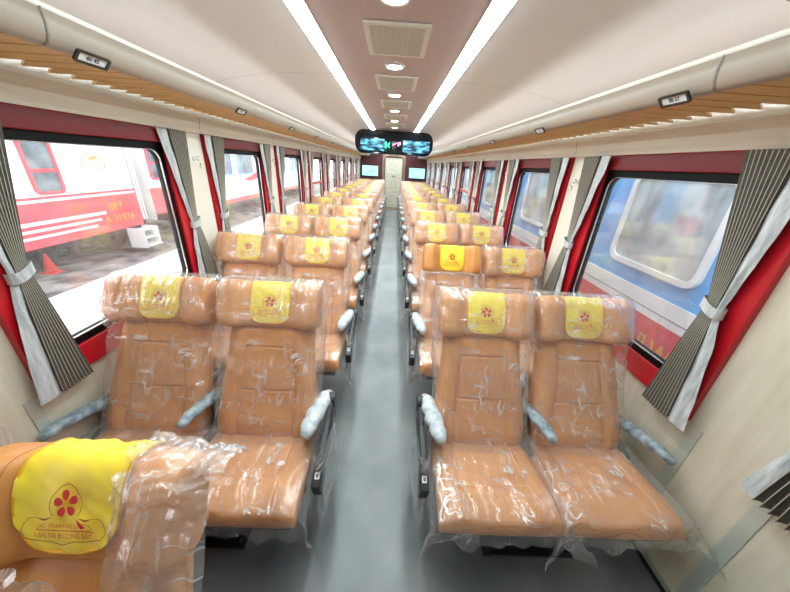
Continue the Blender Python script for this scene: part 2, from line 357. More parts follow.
# ------------------------------------------------------------------ luggage racks and cornices
def plate_text(txt):
    return text_mesh(txt, .034, bold=.0006)
for side, xw, nm in ((-1, XL, 'left'), (1, XR, 'right')):
    lx = XC + side*1.03           # lip
    cx = xw - side*.035           # where slats end
    rk = tag(empty('luggage_rack', (lx, 1, 2.07)), 'long overhead luggage rack with honey coloured boards above the %s windows' % nm, 'luggage rack')
    def put(bm, name, mats, parent=rk, **kw):
        o = bm.build(name, mats, None, **kw); o.parent = parent; o.location = (-rk.location.x, -rk.location.y, -rk.location.z); return o
    # fascia and lip: rounded profile
    prof = [(lx+side*.035, 2.070), (lx+side*.018, 2.071), (lx+side*.004, 2.080), (lx-side*.004, 2.10), (lx-side*.008, 2.13), (lx-side*.004, 2.164),
            (lx+side*.03, 2.164), (lx+side*.03, 2.08)]
    b = MB(); b.grid([[(x, y, z) for x, z in prof] for y in (YN, YF-.02)], closed_v=True); put(b, 'fascia', M['fascia'], smooth=True)
    lp = []
    for i in range(12):
        t = math.pi*2*i/12; lp.append((lx + side*.008 + .017*math.cos(t), 2.168 + .012*math.sin(t)))
    b = MB(); b.grid([[(x, y, z) for x, z in lp] for y in (YN, YF-.02)], closed_v=True); put(b, 'lip', M['lip'], smooth=True)
    g = MB(); g.tube([(lx+side*.065, .0, 2.135), (lx+side*.065, YF-.1, 2.135)], .010, 8); put(g, 'vault_lamp', M['cove'])
    # boards, each with a slanted outer end
    b = MB(); g = MB(); st = .098; y = YN; 
    while y < YF-.1:
        a0 = lx + side*.02
        poly = [(a0, y), (cx - side*.085, y), (cx + side*.028, y+st-.009), (a0, y+st-.009)]
        b.prism(poly, 2, 2.073, 2.083); y += st
    g.prism([(lx+side*.02, YN), (xw-side*.125, YN), (xw-side*.125, YF-.02), (lx+side*.02, YF-.02)], 2, 2.086, 2.090)
    put(b, 'board_shelf', M['slat']); put(g, 'shelf_liner', M['slat_gap'])
    for y in (1.12, 2.53, 3.94, 5.35, 6.76, 8.17, 9.6, 11.0, 12.4):
        jp = [(x - side*.002 if i < 6 else x, z + (-.002 if i == 0 else 0)) for i, (x, z) in enumerate(prof[:6])]
        g = MB(); g.grid([[(x - side*.001, yy, z - .001) for x, z in jp] for yy in (y-.003, y+.003)]); put(g, 'joint_seam', M['joint'], fix=False)
    # cornice
    cp = [(cx+side*.012, 2.047), (cx - side*.003, 2.042), (cx - side*.007, 2.025), (cx - side*.004, 1.995), (cx + side*.004, 1.965), (cx-side*.002, 1.945), (cx-side*.002, 1.93), (xw, 1.93), (xw, 2.047)]
    g = MB(); g.grid([[(x, y, z) for x, z in cp] for y in (YN, YF-.02)], closed_v=True)
    cr = tag(g.build('trim_%s_cornice' % nm, M['cornice'], smooth=False), kind='structure')
    g = MB(); q = sorted((xw, xw-side*.004)); g.box(q[0], q[1], YN, YF-.02, 2.046, 2.084); tag(g.build('trim_%s_upper' % nm, M['lip']), kind='structure')
    for j, y in enumerate((1.0-1.41*1, 2.50, 3.95, 5.4, 6.85, 8.3)):
        g = MB(); g.grid([[(x - side*.0012, yy, z-.001) for x, z in cp[:7]] for yy in (y-.003, y+.003)])
        tag(g.build('trim_%s_cornice_joint_%d' % (nm, j+1), M['joint'], fix=False), kind='structure')
    # seat number plates
    nums = ['46 45','42 41','34 33','30 29','26 25'] if side < 0 else ['38 37','42 43','34 35','30 31','26 27']
    y = 1.24
    for i in range(11):
        pr = empty('number_plate', (lx, y, 2.07))
        g = MB(); fn = lambda u, v, d: (u, v, d)
        # local: x = reading direction, y = up, z = out
        g.ring(rrect(-.062, .062, -.021, .021, .008, 3), rrect(-.052, .052, -.013, .013, .003, 3), fn, 0, .007); fo = g.build('frame', M['blackplastic'], pr)
        g = MB(); g.box(-.054, .054, -.015, .015, 0, .003); g.build('plate', M['white'], pr)
        g = MB()
        if i < 2:
            vs, fs = plate_text(nums[i]); vs = [(u*.62, v_*.62) for u, v_ in vs]; g.add([(u, v_, .0042) for u, v_ in vs], fs)
            vs = [(0,0)]
        else:
            for q in (-.03, -.012, .012, .03): g.box(q-.005, q+.005, -.006, .006, .003, .0042)
        g.build('digits', M['blackplastic'], pr, fix=False)
        # faces down and into the aisle
        out = Vector((-side*.75, 0, -.66)).normalized(); rd = Vector((0, -side, 0)) if side > 0 else Vector((0, 1, 0))
        up = out.cross(rd)
        Mx = Matrix((rd, up, out)).transposed().to_4x4(); Mx.translation = Vector((lx + side*.001 - side*.012, y, 2.069)); pr.matrix_world = Mx
        tag(pr, '%s black framed seat number plate along the %s luggage rack edge' % (ordn[i], nm), 'number plate', 'seat number plates on the racks')
        y += 1.06

# ------------------------------------------------------------------ end wall
b = MB(); dx0, dx1, dz = XC-.37, XC+.37, 2.06
b.box(XL, dx0, YF, YF+.08, 0, 2.5); b.box(dx1, XR, YF, YF+.08, 0, 2.5); b.box(dx0, dx1, YF, YF+.08, dz, 2.5)
tag(b.build('wall_back', M['endwall']), kind='structure')
b = MB(); b.box(XL-.1, XR+.1, YN-.08, YN, 0, 2.5); tag(b.build('wall_front', M['wall']), kind='structure')
b = MB(); b.box(dx0-.0, dx1+.0, YF+.03, YF+.07, 0, dz); dr = tag(b.build('door_1', M['door']), kind='structure')
for (u0, u1, v0, v1) in ((-.26,.26,.15,.62),(-.26,.26,.72,1.2),(-.26,.26,1.45,1.92)):
    b = MB(); fn = lambda u, v, d: (XC+u, YF+d, v); b.ring(rrect(u0,u1,v0,v1,.05), rrect(u0+.03,u1-.03,v0+.03,v1-.03,.04), fn, .018, .03); b.build('moulding', M['cornice'], dr)
b = MB(); b.tube([(XC-.035, YF+.03, 1.32), (XC-.035, YF+.0, 1.32)], .028, 14); b.tube([(XC+.05, YF+.03, 1.32), (XC+.05, YF+.0, 1.32)], .028, 14); b.build('lock', M['blackplastic'], dr)
fn = lambda u, v, d: (u, YF-d, v)
def arch(w, h, r): 
    return [(XC-w, 0)] + [(XC-w+r-r*math.cos(t*math.pi/12), h-r+r*math.sin(t*math.pi/12)) for t in range(7)] + [(XC+w-r+r*math.sin(t*math.pi/12), h-r+r*math.cos(t*math.pi/12)) for t in range(7)] + [(XC+w, 0)]
A1, A2 = arch(.50, 2.22, .16), arch(.40, 2.10, .10)
b = MB(); Lp = [[fn(u, v, d) for u, v in lp] for lp, d in ((A1,0),(A1,.04),(A2,.04),(A2,-.02))]; b.grid(Lp); tag(b.build('trim_door_arch', M['trim'], bevel=.01), kind='structure')
b = MB(); b.box(XC-.36, XC+.36, YF-.75, YF-.02, .001, .012); tag(b.build('doormat', M['brown'], bevel=.003), 'brown mat on the floor in front of the end door', 'mat')
for s_, nm in ((-1,'left'),(1,'right')):
    cxx = XC + s_*1.02; tv = tag(empty('television', (cxx, YF, 1.5)), 'small wall mounted screen on the maroon end wall %s of the door' % nm, 'television', 'end wall screens')
    b = MB(); b.box(-.37, .37, -.07, 0, -.23, .23); b.build('bezel', M['blackplastic'], tv, bevel=.01)
    b = MB(); b.box(-.34, .34, -.074, -.070, -.20, .20); b.build('screen', M['screen_pale'] if s_ < 0 else M['screen'], tv)
    b = MB()
    for q in range(5): b.box(-.2+q*.05, .1+q*.05, -.077, -.074, -.12+q*.035, -.105+q*.035)
    b.build('picture', M['led_green'] if s_ < 0 else M['screen_pale'], tv)

# overhead curved display bulkhead
YB = 5.95
ob = tag(empty('overhead_display', (XC, YB, 2.150)), 'wide black glossy rounded display panel hanging under the ceiling across the aisle', 'display panel')
b = MB(); out = rrect(-.70, .70, -.19, .19, .15, 8)
rings = []
for d, s_ in ((0,.96),(-.02,.99),(-.03,1),(.10,1),(.14,.97)): rings.append([(u*(1 if s_ == 1 else 1-(1-s_)*.4), d - .05*(1-(u/.7)**2)*(1 if d < .05 else 0), v*s_) for u, v in out])
b.grid(rings, closed_v=True)
n0 = len(out); b.f.append(tuple(range(n0))); b.m.append(0); b.f.append(tuple(range(4*n0, 5*n0))[::-1]); b.m.append(0)
b.build('housing', mat('gloss_black', (.004,.006,.008), .08), ob)
for u0, u1, mm, nmn in ((-.60,-.17,'scenic','screen'),(.16,.64,'scenic','screen'),(-.16,-.07,'led_green','arrow_sign'),(-.02,.12,'led_pink','lettering')):
    b = MB()
    if nmn == 'screen':
        v0, v1 = -.14, .05
        P = [[(u0+(u1-u0)*i/10, -.058-.05*(1-((u0+(u1-u0)*i/10)/.7)**2)+.02, v0+(v1-v0)*j/4) for j in range(5)] for i in range(11)]; b.grid(P)
    elif nmn == 'arrow_sign':
        z0 = -.04; b.add([(u0, -.085, z0+.05), (u0, -.085, z0-.05), (u0+.03,-.085,z0-.05), (u0+.03,-.085,z0+.05)], [(0,1,2,3)])
        b.add([(u0+.03,-.085,z0),(u1,-.085,z0+.05),(u1-.02,-.085,z0-.002),(u1,-.085,z0-.05)], [(0,3,2,1)])
    else:
        for q in range(5): b.box(u0+q*.03, u0+q*.03+.018, -.088, -.084, -.05+.02*((q*7)%3), -.01+.008*q)
    b.build(nmn, M[mm], ob, fix=False)

# ------------------------------------------------------------------ seats
B0 = Vector((0, -.37, .44)); D = Vector((0, .44, .898)).normalized(); NF = Vector((0, -D.z, D.y))
def bp(x, s, m): return B0 + Vector((x,0,0)) + D*s + NF*m
def pillow(xs, vs, pos, front, back, px=7, pv=7):
    b = MB(); F = []; K = []
    for v in vs:
        fr = []; bk = []
        for u in xs:
            e = max(0, 1-abs(u)**px)**(1/2.2) * max(0, 1-abs(v)**pv)**(1/2.2)
            fr.append(pos(u, v, front(u, v)*e)); bk.append(pos(u, v, -back*e))
        F.append(fr); K.append(bk)
    b.grid(F); b.grid([r_[::-1] for r_ in K]); return b
def dense(extra=(), n=22):
    s_ = set()
    for i in range(n+1): s_.add(round(-math.cos(math.pi*i/n) * (1 if True else 1), 4))
    for i in range(n+1): s_.add(round(-1 + 2*i/n, 4))
    for e in extra:
        for d in (-.03,-.015,0,.015,.03): s_.add(round(e+d, 4))
    return sorted(q for q in s_ if -1 <= q <= 1)
def g_(x, c, w): return math.exp(-((x-c)/w)**2)

def back_front(u, v):
    a = abs(u); m = .055 + .026*sm(.5,.72,a) - .0
    inpanel = v < .62
    if inpanel: m -= .009*g_(a, .56, .02)
    if a < .56: m -= .009*(g_(v, .62, .014) + g_(v, -.12, .014)) - .006*(1-a/.56)
    m += .015*g_(v, -.75, .35)
    return m
def make_back(sw):
    xs = dense((.56,-.56)); vs = dense((.62,-.12), 26)
    def pos(u, v, m):
        s_ = .285 + v*.305; w = .228 + .016*g_(v,-.5,.5) - .016*sm(-.2,.8,v)
        return bp(u*w*sw, s_, m)
    return pillow(xs, vs, pos, back_front, .055)
HS = .698
def head_pt(x, th, off=0, W=.240, sw=1):
    W = W*sw; u = max(-1, min(1, x/W)); a = abs(u)
    wing = sm(.40,.72,a)
    ra = .056 + .022*wing; rb = .117 + .008*wing
    e = max(0, 1-a**10)**(1/2.6); e = .72 + .28*e if a < 1 else .72
    cm = .022 + .034*wing - .0*a
    c, s_ = math.cos(th), math.sin(th)
    ex = 2/3.8
    pc = math.copysign(abs(c)**ex, c); ps = math.copysign(abs(s_)**ex, s_)
    return bp(x, HS + (rb*e+off)*ps, cm + (ra*e+off)*pc)
def make_head(sw):
    b = MB(); W = .240*sw; n = 44
    xs = [-W*math.cos(math.pi*i/n) for i in range(n+1)] + [W*(-1+2*i/16) for i in range(1,16)]
    xs = sorted(set(round(x, 5) for x in xs)); K = 72
    P = [[head_pt(x, 2*math.pi*k/K, 0, sw=sw) for k in range(K)] for x in xs]
    b.grid(P, closed_v=True)
    n_ = len(xs); 
    b.f.append(tuple(range(K))[::-1]); b.m.append(0); b.f.append(tuple((n_-1)*K + k for k in range(K))); b.m.append(0)
    return b
def head_seam(sw, sx=.135):
    b = MB()
    for x in (sx,):
        b.tube([head_pt(x*sw, R(a), .0, sw=sw) for a in range(-80, 120, 8)], .0014, 5)
    return b
# arc-length table of the cover at x=0
TH = [R(125 - .2*i) for i in range(1001)]
AL = [0]
for i in range(1, len(TH)): AL.append(AL[-1] + (head_pt(0, TH[i], .004) - head_pt(0, TH[i-1], .004)).length)
def th_at(s_):
    s_ = max(0, min(AL[-1]-1e-6, s_))
    i = max(1, bisect.bisect_left(AL, s_))
    return lerp(TH[i-1], TH[i], (s_-AL[i-1])/max(1e-9, AL[i]-AL[i-1]))
COVL = AL[-1]*.90
def make_cover(wide=.108, sw=1, seed=0, wr=.0035, rd=.05, COVL=COVL):
    b = MB(); P = []; nx, ns = 24, 34
    for j in range(ns+1):
        s_ = COVL*j/ns; row = []
        k = max(0, (s_-(COVL-rd-.02))/(rd+.02)); hw = (wide-rd) + rd*math.sqrt(max(0, 1-k*k))
        for i in range(nx+1):
            x = -hw + 2*hw*i/nx
            wv = wr*(noise.noise(Vector((x*22+seed, s_*13, seed))) + .6*noise.noise(Vector((x*40-s_*50, s_*9, seed+3))))
            row.append(head_pt(x, th_at(s_), .007 + wv, sw=sw))
        P.append(row)
    b.grid(P); return b
def cover_edge(wide, sw, rd=.05, COVL=COVL):
    b = MB(); pts = []
    def hw(s_):
        k = max(0, (s_-(COVL-rd-.02))/(rd+.02)); return (wide-rd) + rd*math.sqrt(max(0, 1-k*k))
    for j in range(31): s_ = COVL*j/30; pts.append(head_pt(-hw(s_), th_at(s_), .006, sw=sw))
    for i in range(1, 8): pts.append(head_pt(-(wide-rd)*(1-i/4), th_at(COVL), .006, sw=sw))
    for j in range(30, -1, -1): s_ = COVL*j/30; pts.append(head_pt(hw(s_), th_at(s_), .006, sw=sw))
    b.tube(pts, .004, 6); return b
def emblem(sw=1, sc=1.0, cx=0, cs=None, off=.0125):
    """flower, outline cartouche and two lines of lettering, printed on the cover"""
    cs = cs if cs is not None else COVL*.70
    r1 = MB(); r2 = MB()
    def mp(u, v): return head_pt(cx + u*sc, th_at(cs - v*sc), off, sw=sw)
    for k in range(5):
        a = R(90 + 72*k + 8); c0 = (.016*math.cos(a), .018 + .016*math.sin(a)); pts = []
        for i in range(14):
            t = 2*math.pi*i/14; lu, lv = .0095*math.cos(t), (.0075 + .0018*math.cos(t))*math.sin(t)
            pts.append(mp(c0[0] + lu*math.cos(a) - lv*math.sin(a), c0[1] + lu*math.sin(a) + lv*math.cos(a)))
        r1.add(pts, [tuple(range(14))])
    def txt(s_, size, v0, m_, shear=0, cu=0):
        vs, fs = text_mesh(s_, size, shear)
        m_.add([mp(u+cu, v_+v0) for u, v_ in vs], fs)
    txt('JSC TRARAVICO', .0115, -.022, r1, .3, -.012)
    txt('VẬN TẢI ĐƯÒNG SẮT', .0118, -.040 , r1)
    # train shaped dart
    def rib(pl, w, m_):
        A = []; Bq = []
        for i, (u, v_) in enumerate(pl):
            u2, v2 = pl[min(i+1, len(pl)-1)]; u1, v1 = pl[max(i-1, 0)]; l_ = math.hypot(u2-u1, v2-v1) or 1
            nx, ny = -(v2-v1)/l_*w, (u2-u1)/l_*w; A.append(mp(u+nx, v_+ny)); Bq.append(mp(u-nx, v_-ny))
        m_.grid([A, Bq])
    r1.add([mp(.022,-.008), mp(.044,-.024), mp(.036,-.027), mp(.030,-.022)], [(0,1,2,3)])
    rib([(-.055,-.029),(.0,-.030),(.05,-.0305),(.063,-.032)], .0009, r1)
    rib([(.036,-.016),(.05,-.020),(.058,-.026),(.05,-.0295)], .0006, r1)
    sp = []
    for i in range(25):
        t = -1 + 2*i/24; a = R(90 + t*130); rr = .032 + .008*max(0, 1-abs(t)*3)
        sp.append((-rr*math.cos(a)*1.02 if False else rr*math.cos(a)*1.05, .016 + rr*math.sin(a)*.95))
    rib(sp, .0007, r2)
    for s_ in (-1, 1):
        rib([(s_*.028,-.008),(s_*.042,-.012),(s_*.058,-.008),(s_*.074,-.010),(s_*.084,-.022),(s_*.087,-.034),(s_*.078,-.045),(s_*.05,-.049),(s_*.022,-.050),(0,-.056)], .0007, r2)
    return r1, r2

def make_cushion(sw):
    xs = dense((.60,-.60)); vs = dense((-.35,.3), 22)
    def pos(u, v, m):
        y = -.565 + v*.235; z = .432 - .035*v*.6 - .02*max(0, -v-.5)*2
        w = (.258 - .006*v)*sw; 
        return Vector((u*w, y, z + m))
    def top(u, v):
        a = abs(u); m = .058 + .014*sm(.5,.75,a)
        m -= .006*g_(a, .60, .02)
        if a < .6: m -= .005*g_(v, -.35, .018)
        m += .010*g_(v, -.6, .3)
        return m
    return pillow(xs, vs, pos, top, .065, px=9, pv=9)

# clear plastic bag over the back and headrest
def back_bag(sw, seed, s0=-.03, s1=.845, xa=-1, xb=1, loose=.010, flare=.03):
    b = MB(); P = []; nj, ni = 58, 72
    for j in range(nj+1):
        t = j/nj; s_ = lerp(s0, s1, t)
        w = (.250 + .008*sm(.3,.55,s_))*sw + flare*max(0, .12-t)*3
        mf = .100 - .004*sm(.2,.4,s_) + .058*sm(.50,.62,s_)
        mb = .075 + .0*s_
        e = 1 if t < .90 else max(.10, math.sqrt(max(0, 1-((t-.90)/.10)**2)))
        mb_, mf_ = mb*e, (mf)*e + (1-e)*.03
        row = []
        for i in range(ni):
            a = 2*math.pi*i/ni; n_ = 2/4.5
            c, q = math.cos(a), math.sin(a)
            x = w*(.93+.07*e)*math.copysign(abs(c)**n_, c); m_ = math.copysign(abs(q)**n_, q); m_ = m_*mf_ if m_ > 0 else m_*mb_
            p3 = Vector((x*9 + seed*7, s_*6 + seed, m_*9))
            rd = abs(noise.noise(p3 + Vector((s_*4, x*5, 0)))) ; rd2 = noise.noise(p3*3.1)
            k = 1 + .0
            o = loose*(1.6*(.35-rd)*2 + .5*rd2)
            p = bp(x + math.copysign(o*.9, x)*abs(c), s_, m_ + (o if q > 0 else -o*.5)*abs(q))
            row.append(p)
        P.append(row)
    b.grid(P, closed_v=True)
    base = nj*ni; b.f.append(tuple(base+i for i in range(ni))); b.m.append(0)
    return b
def cushion_bag(sw, seed):
    b = MB(); P = []; n = 54
    for j in range(n+1):
        v = lerp(-1.42, .98, j/n); row = []
        for i in range(n+1):
            u = lerp(-1.38, 1.38, i/n)
            cu, cv = max(-1, min(1, u)), max(-1, min(1, v)); eu, ev = abs(u)-abs(cu), abs(v)-abs(cv)
            y = -.565 + cv*.238; z = .513 - .021*cv - .02*max(0, -cv-.5)*2 + .008*sm(.4,.8,abs(cu))
            corner = min(eu, ev)*1.0
            x = cu*(.266)*sw + math.copysign(eu*.06 + corner*.22, u)
            y -= ev*.05 + corner*.20
            z -= (max(eu, ev))*.34 + corner*.10
            rr = .022*min(1, abs(u)**12 if abs(u) < 1 else 1) * (1 if eu == 0 else 0) + (.02*(abs(v)**12) if abs(v) < 1 else .0)
            q = Vector((x*11+seed, y*11, z*8+seed*3))
            o = .010*(noise.noise(q) + .7*(.35-abs(noise.noise(q*2.1)))) * (1 + 1.6*min(1, (eu+ev)*3))
            if ev > 0 or eu > 0: 
                x += math.copysign(o, u)*(1 if eu > 0 else .3); y += o*1.2 if ev > 0 else 0; z += o*.3
            else: z += o*.7
            row.append((x, y, z - rr*.35))
        P.append(row)
    b.grid(P); return b

def arm_pad(splay, tilt, ln=.33, z0=.625, f=1.0):
    """pad wrapped in foam sheet, pivot at rear"""
    b = MB(); pts = []; rr = []
    for i in range(15):
        t = i/14; y = -.20 - ln*t; z = z0 + tilt*t*ln - .035*max(0, .18-t)*5 - .02*max(0, t-.85)*6
        pts.append((splay*t + .003*math.sin(i*2.1), y, z)); e = math.sin(math.pi*min(1, max(0, .10 + .83*t)))**.35
        rr.append((f*(.030*e + .003*math.sin(i*1.7)), f*(.026*e + .002*math.cos(i*2.3))))
    b.tube(pts, rr, 14); return b
def arm_bracket(side):
    b = MB()
    b.prism([(-.30,.60),(-.22,.63),(-.17,.60),(-.20,.50),(-.28,.42),(-.44,.40),(-.46,.47),(-.36,.50)], 0, -.014, .014)
    b.tube([(-.026*1,-.235,.585),(.026,-.235,.585)], .040, 18)
    return b
def aisle_bracket(s_):
    b = MB(); ox = s_*.028
    b.prism([(-.31,.60),(-.20,.60),(-.22,.46),(-.40,.40),(-.60,.44),(-.60,.50),(-.50,.535),(-.38,.56)], 0, *sorted((ox-.010*s_, ox+.016*s_)))
    b.tube([(ox-s_*.02,-.25,.585),(ox+s_*.022,-.25,.585)], .042, 18)
    return b
def make_pair(half, aisle, sw, tier=0, seeds=(1,2)):
    """aisle = +1 when the aisle is on the +x side"""
    rt = empty('double_seat')
    cb, bb, hb, sb, kb = make_cushion(sw), make_back(sw), make_head(sw), head_seam(sw), head_seam(sw, -.135)
    first = {}
    for i, s_ in enumerate((aisle, -aisle)):          # aisle seat first
        x = s_*half
        def put(key, bm, mt, par=rt, loc=True, smooth=True, fix=True):
            if key in first: 
                o = first[key].copy(); C.objects.link(o)
            else:
                o = bm().build(key, M[mt], None, smooth=smooth, fix=fix)
                first[key] = o
            o.parent = par
            if loc: o.location = (x, 0, 0)
            return o
        put('seat_cushion', lambda: cb, 'leather')
        bk = put('backrest', lambda: bb, 'leather')
        hd = put('headrest', lambda: hb, 'leather'); put('seam', lambda: sb, 'seam', hd, False); put('seam_', lambda: kb, 'seam', hd, False).name = 'seam'
        cv = put('headrest_cover', lambda: make_cover(.101, sw, 2), 'yellow')
        put('piping', lambda: cover_edge(.101, sw), 'yellow_edge', cv, False)
        if 'e1' not in first:
            a, c_ = emblem(sw)
            first['e1'] = a.build('red_emblem', M['red_print'], None, fix=False); first['e2'] = c_.build('emblem_outline', M['maroon_print'], None, fix=False)
            e1, e2 = first['e1'], first['e2']
        else:
            e1, e2 = first['e1'].copy(), first['e2'].copy(); C.objects.link(e1); C.objects.link(e2)
        e1.parent = cv; e2.parent = cv
        o = back_bag(sw, seeds[i]).build('plastic_wrap', M['film'], rt, smooth=True); o.location = (x,0,0); o['label'] = 'clear crinkled plastic bag over the backrest'
        o = cushion_bag(sw, seeds[i]+5).build('cushion_wrap', M['film'], rt, smooth=True, fix=False); o.location = (x,0,0)
        b = MB(); b.box(-.235*sw, .235*sw, -.77, -.36, .345, .378); b.build('seat_pan', M['black'], rt, bevel=.005).location = (x,0,0)
    # armrests: aisle, middle, window
    W = half + .262*sw
    for q, (x, sp, ti, ln, z0, fz) in enumerate(((aisle*(W+.020), -aisle*.050, .02, .31, .605, 1.5), (0, -aisle*.03, .18, .33, .61, 1.05), (-aisle*(W-.012), -aisle*.038, .22, .40, .56, 1.1))):
        bm = arm_pad(sp, ti, ln, z0, fz); o = bm.build('armrest', M['foam'] if q == 0 else M['foamblue'], rt, smooth=True); o.location = (x,0,0)
        bm = aisle_bracket(aisle) if q == 0 else arm_bracket(1); o2 = bm.build('bracket', M['black'], o, bevel=.003)
        if q == 0:
            bm = MB(); ox = aisle*.030; bm.prism([(-.66,.455),(-.57,.505),(-.54,.43),(-.63,.36)], 0, ox-.022, ox+.022)
            bm.build('control_box', M['blackplastic'], o, bevel=.006)
            bm = MB()
            def bt(u, t, d): return (ox+u, lerp(-.66,-.57,t) - d*.48, lerp(.455,.505,t) + d*.87)
            bm.ring([(-.011,.35),(.011,.35),(.011,.62),(-.011,.62)], [(-.006,.42),(.006,.42),(.006,.55),(-.006,.55)], bt, .0005, .003)
            bm.build('button', M['white'], o)
            # plastic skirt round the side panel
            bm = MB(); P = []
            for j in range(15):
                t = j/14; row = []
                for i in range(40):
                    a = 2*math.pi*i/40; z = .60 - .42*t
                    nn = noise.noise(Vector((math.cos(a)*2, math.sin(a)*2, z*9)))
                    row.append((ox + (.036 + .014*nn)*math.cos(a), -.46 + (.20 - .05*(1-t) + .02*nn)*math.sin(a), z))
                P.append(row)
            bm.grid(P, closed_v=True); bm.build('side_wrap', M['film_thick'], o, smooth=True)
            bm = MB(); bm.prism([(-.60,.38),(-.24,.40),(-.22,.20),(-.30,.12),(-.56,.14)], 0, *sorted((ox-.012, ox+.012))); bm.build('side_panel', M['strip'], o, bevel=.004)
    b = MB(); b.box(-.205, .205, -.60, -.24, .01, .345); b.build('pedestal', M['black'], rt, bevel=.006)
    pl = MB(); pl.box(-.235, .235, -.685, -.20, .001, .012); fp = pl.build('floor_plate', M['black'], rt, bevel=.003)
    bl = MB()
    for x in (-.21, .21): bl = MB(); bl.tube([(x,-.66,.012),(x,-.66,.022)], .011, 6); bl.build('bolt', M['chrome'], fp)
    pass
    b = MB(); b.box(-W+.02, W-.02, -.62, -.57, .315, .345); b.box(-W+.02, W-.02, -.30, -.25, .315, .345); b.build('seat_frame', M['black'], rt, bevel=.004)
    return rt

PITCH = 1.005; Y1 = 1.50
PL = make_pair(.282, 1, 1.05, seeds=(1,2)); PR = make_pair(.262, -1, 1.0, seeds=(3,4))
CL, CR = -.89, .785
used = [False, False]
word = ['first','second','third','fourth','fifth','sixth','seventh','eighth','ninth','tenth','eleventh','twelfth']
pairs = {}
for k in range(0, 13):
    o = PL if k == 1 else copy_tree(PL); o.location = (CL, Y1 + (k-1)*PITCH + (.02 if k == 0 else 0), 0)
    if k == 0: o.scale = (.95, 1, .972); o.location.x += -.035
    if k == 0: lab = 'tan double seat nearest the camera at bottom left, yellow cover partly bare of plastic'
    else: lab = 'plastic wrapped tan double seat left of the aisle, %s row behind the foreground headrest' % word[k-1]
    tag(o, lab, 'train seat', 'double seats left of the aisle'); pairs['L', k] = o
for k in range(1, 13):
    o = PR if k == 1 else copy_tree(PR); o.location = (CR, Y1 + (k-1)*PITCH, 0)
    lab = ('plastic wrapped tan double seat right of the aisle, nearest row on that side' if k == 1 else
           'tan double seat right of the aisle, second row, aisle headrest bare of plastic' if k == 2 else
           'plastic wrapped tan double seat right of the aisle, %s row from the camera' % word[k-1])
    tag(o, lab, 'train seat', 'double seats right of the aisle'); pairs['R', k] = o

# second right row: bag of the aisle seat pulled down below the headrest
def kids(o, nm): return [c for c in o.children if c.name.split('.')[0] == nm]
w = [c for c in kids(pairs['R', 2], 'plastic_wrap') if c.location.x < 0][0]
nb = back_bag(1.0, 8, s1=.60, loose=.016); nb.f.pop(); nb.m.pop()
tmp = nb.build('plastic_wrap', M['film_thick'], None, smooth=True); w.data = tmp.data; bpy.data.objects.remove(tmp)
# foreground left seat: bag only over the aisle half of the headrest, a bunched piece lower down
p0 = pairs['L', 0]
w = [c for c in kids(p0, 'plastic_wrap') if c.location.x > 0][0]
def half_bag():
    b = MB(); P = []; K = 90
    for i in range(46):
        t = i/45; x = lerp(.105, .34, t); row = []
        for k in range(K+1):
            a = k/K; th = R(lerp(150, -75, a)); base = head_pt(min(x, .248), th, .016, sw=1.05)
            q = Vector((x*16, a*9, 3.3)); rdg = abs(noise.noise(q + Vector((a*6,0,0)))); r2 = noise.noise(q*2.7)
            near = g_(t, 0, .22) + g_(t, .75, .3)*.7
            o = .016*(.4-rdg)*2*(.5+near) + .007*r2*(.4+near)
            p = base + NF*o*math.cos(th) + D*o*math.sin(th)
            if x > .248: p = p + Vector((x-.248, 0, 0)); 
            if a > .72: p = p + D*(-(a-.72)*1.1) + NF*(.03*(a-.72)*3)
            row.append(p)
        P.append(row)
    b.grid(P); return b
tmp = half_bag().build('plastic_wrap', M['film_thick'], None, smooth=True, fix=False); w.data = tmp.data; bpy.data.objects.remove(tmp)
w['label'] = 'crumpled clear plastic over the aisle half of the headrest'
# larger cover for the foreground headrest
for c in kids(p0, 'headrest_cover'):
    if c.location.x > 0:
        t1 = make_cover(.118, 1.05, 5, .007, .085, COVL*.93).build('t', M['yellow'], None, smooth=True); c.data = t1.data; bpy.data.objects.remove(t1)
        for g in c.children:
            n_ = g.name.split('.')[0]
            if n_ == 'piping': t2 = cover_edge(.118, 1.05, .085, COVL*.93).build('t', M['yellow_edge'], None, smooth=True); g.data = t2.data; bpy.data.objects.remove(t2)
        a, c_ = emblem(1.05, 1.05, .0, COVL*.64, .017)
        for g in c.children:
            n_ = g.name.split('.')[0]
            if n_ == 'red_emblem': t2 = a.build('t', M['red_print'], None, fix=False); g.data = t2.data; bpy.data.objects.remove(t2)
            if n_ == 'emblem_outline': t2 = c_.build('t', M['maroon_print'], None, fix=False); g.data = t2.data; bpy.data.objects.remove(t2)
b = MB(); P = []
for j in range(40):
    t = j/39; row = []
    for i in range(50):
        a = i/49; x = lerp(-.05, .46, a); s_ = lerp(.76, .05, t**1.5) - .17*a*(1-t)
        q = Vector((x*14, s_*14, 9)); o = .03*(.5-abs(noise.noise(q)))*2 + .012*noise.noise(q*3)
        row.append(bp(x, s_, .160 + o*(.6+t*.5)))
    P.append(row)
b.grid(P); o = b.build('loose_wrap', M['film_thick'], p0, smooth=True, fix=False); o['label'] = 'bunched clear plastic hanging below the headrest'

# black looped strap on the second left row window seat
b = MB(); pts = []
for i in range(33):
    a = math.pi*2*i/32; pts.append(bp(.085*math.cos(a), .38 + .035*math.sin(a),   .118 + .008*math.sin(a)))
b.tube(pts, .007, 8)
so = b.build('looped_strap', M['blackplastic'], None, smooth=True); so.location = (CL-.282+.06, Y1+PITCH, 0)
tag(so, 'black looped strap lying against the backrest of the second left window seat', 'strap')

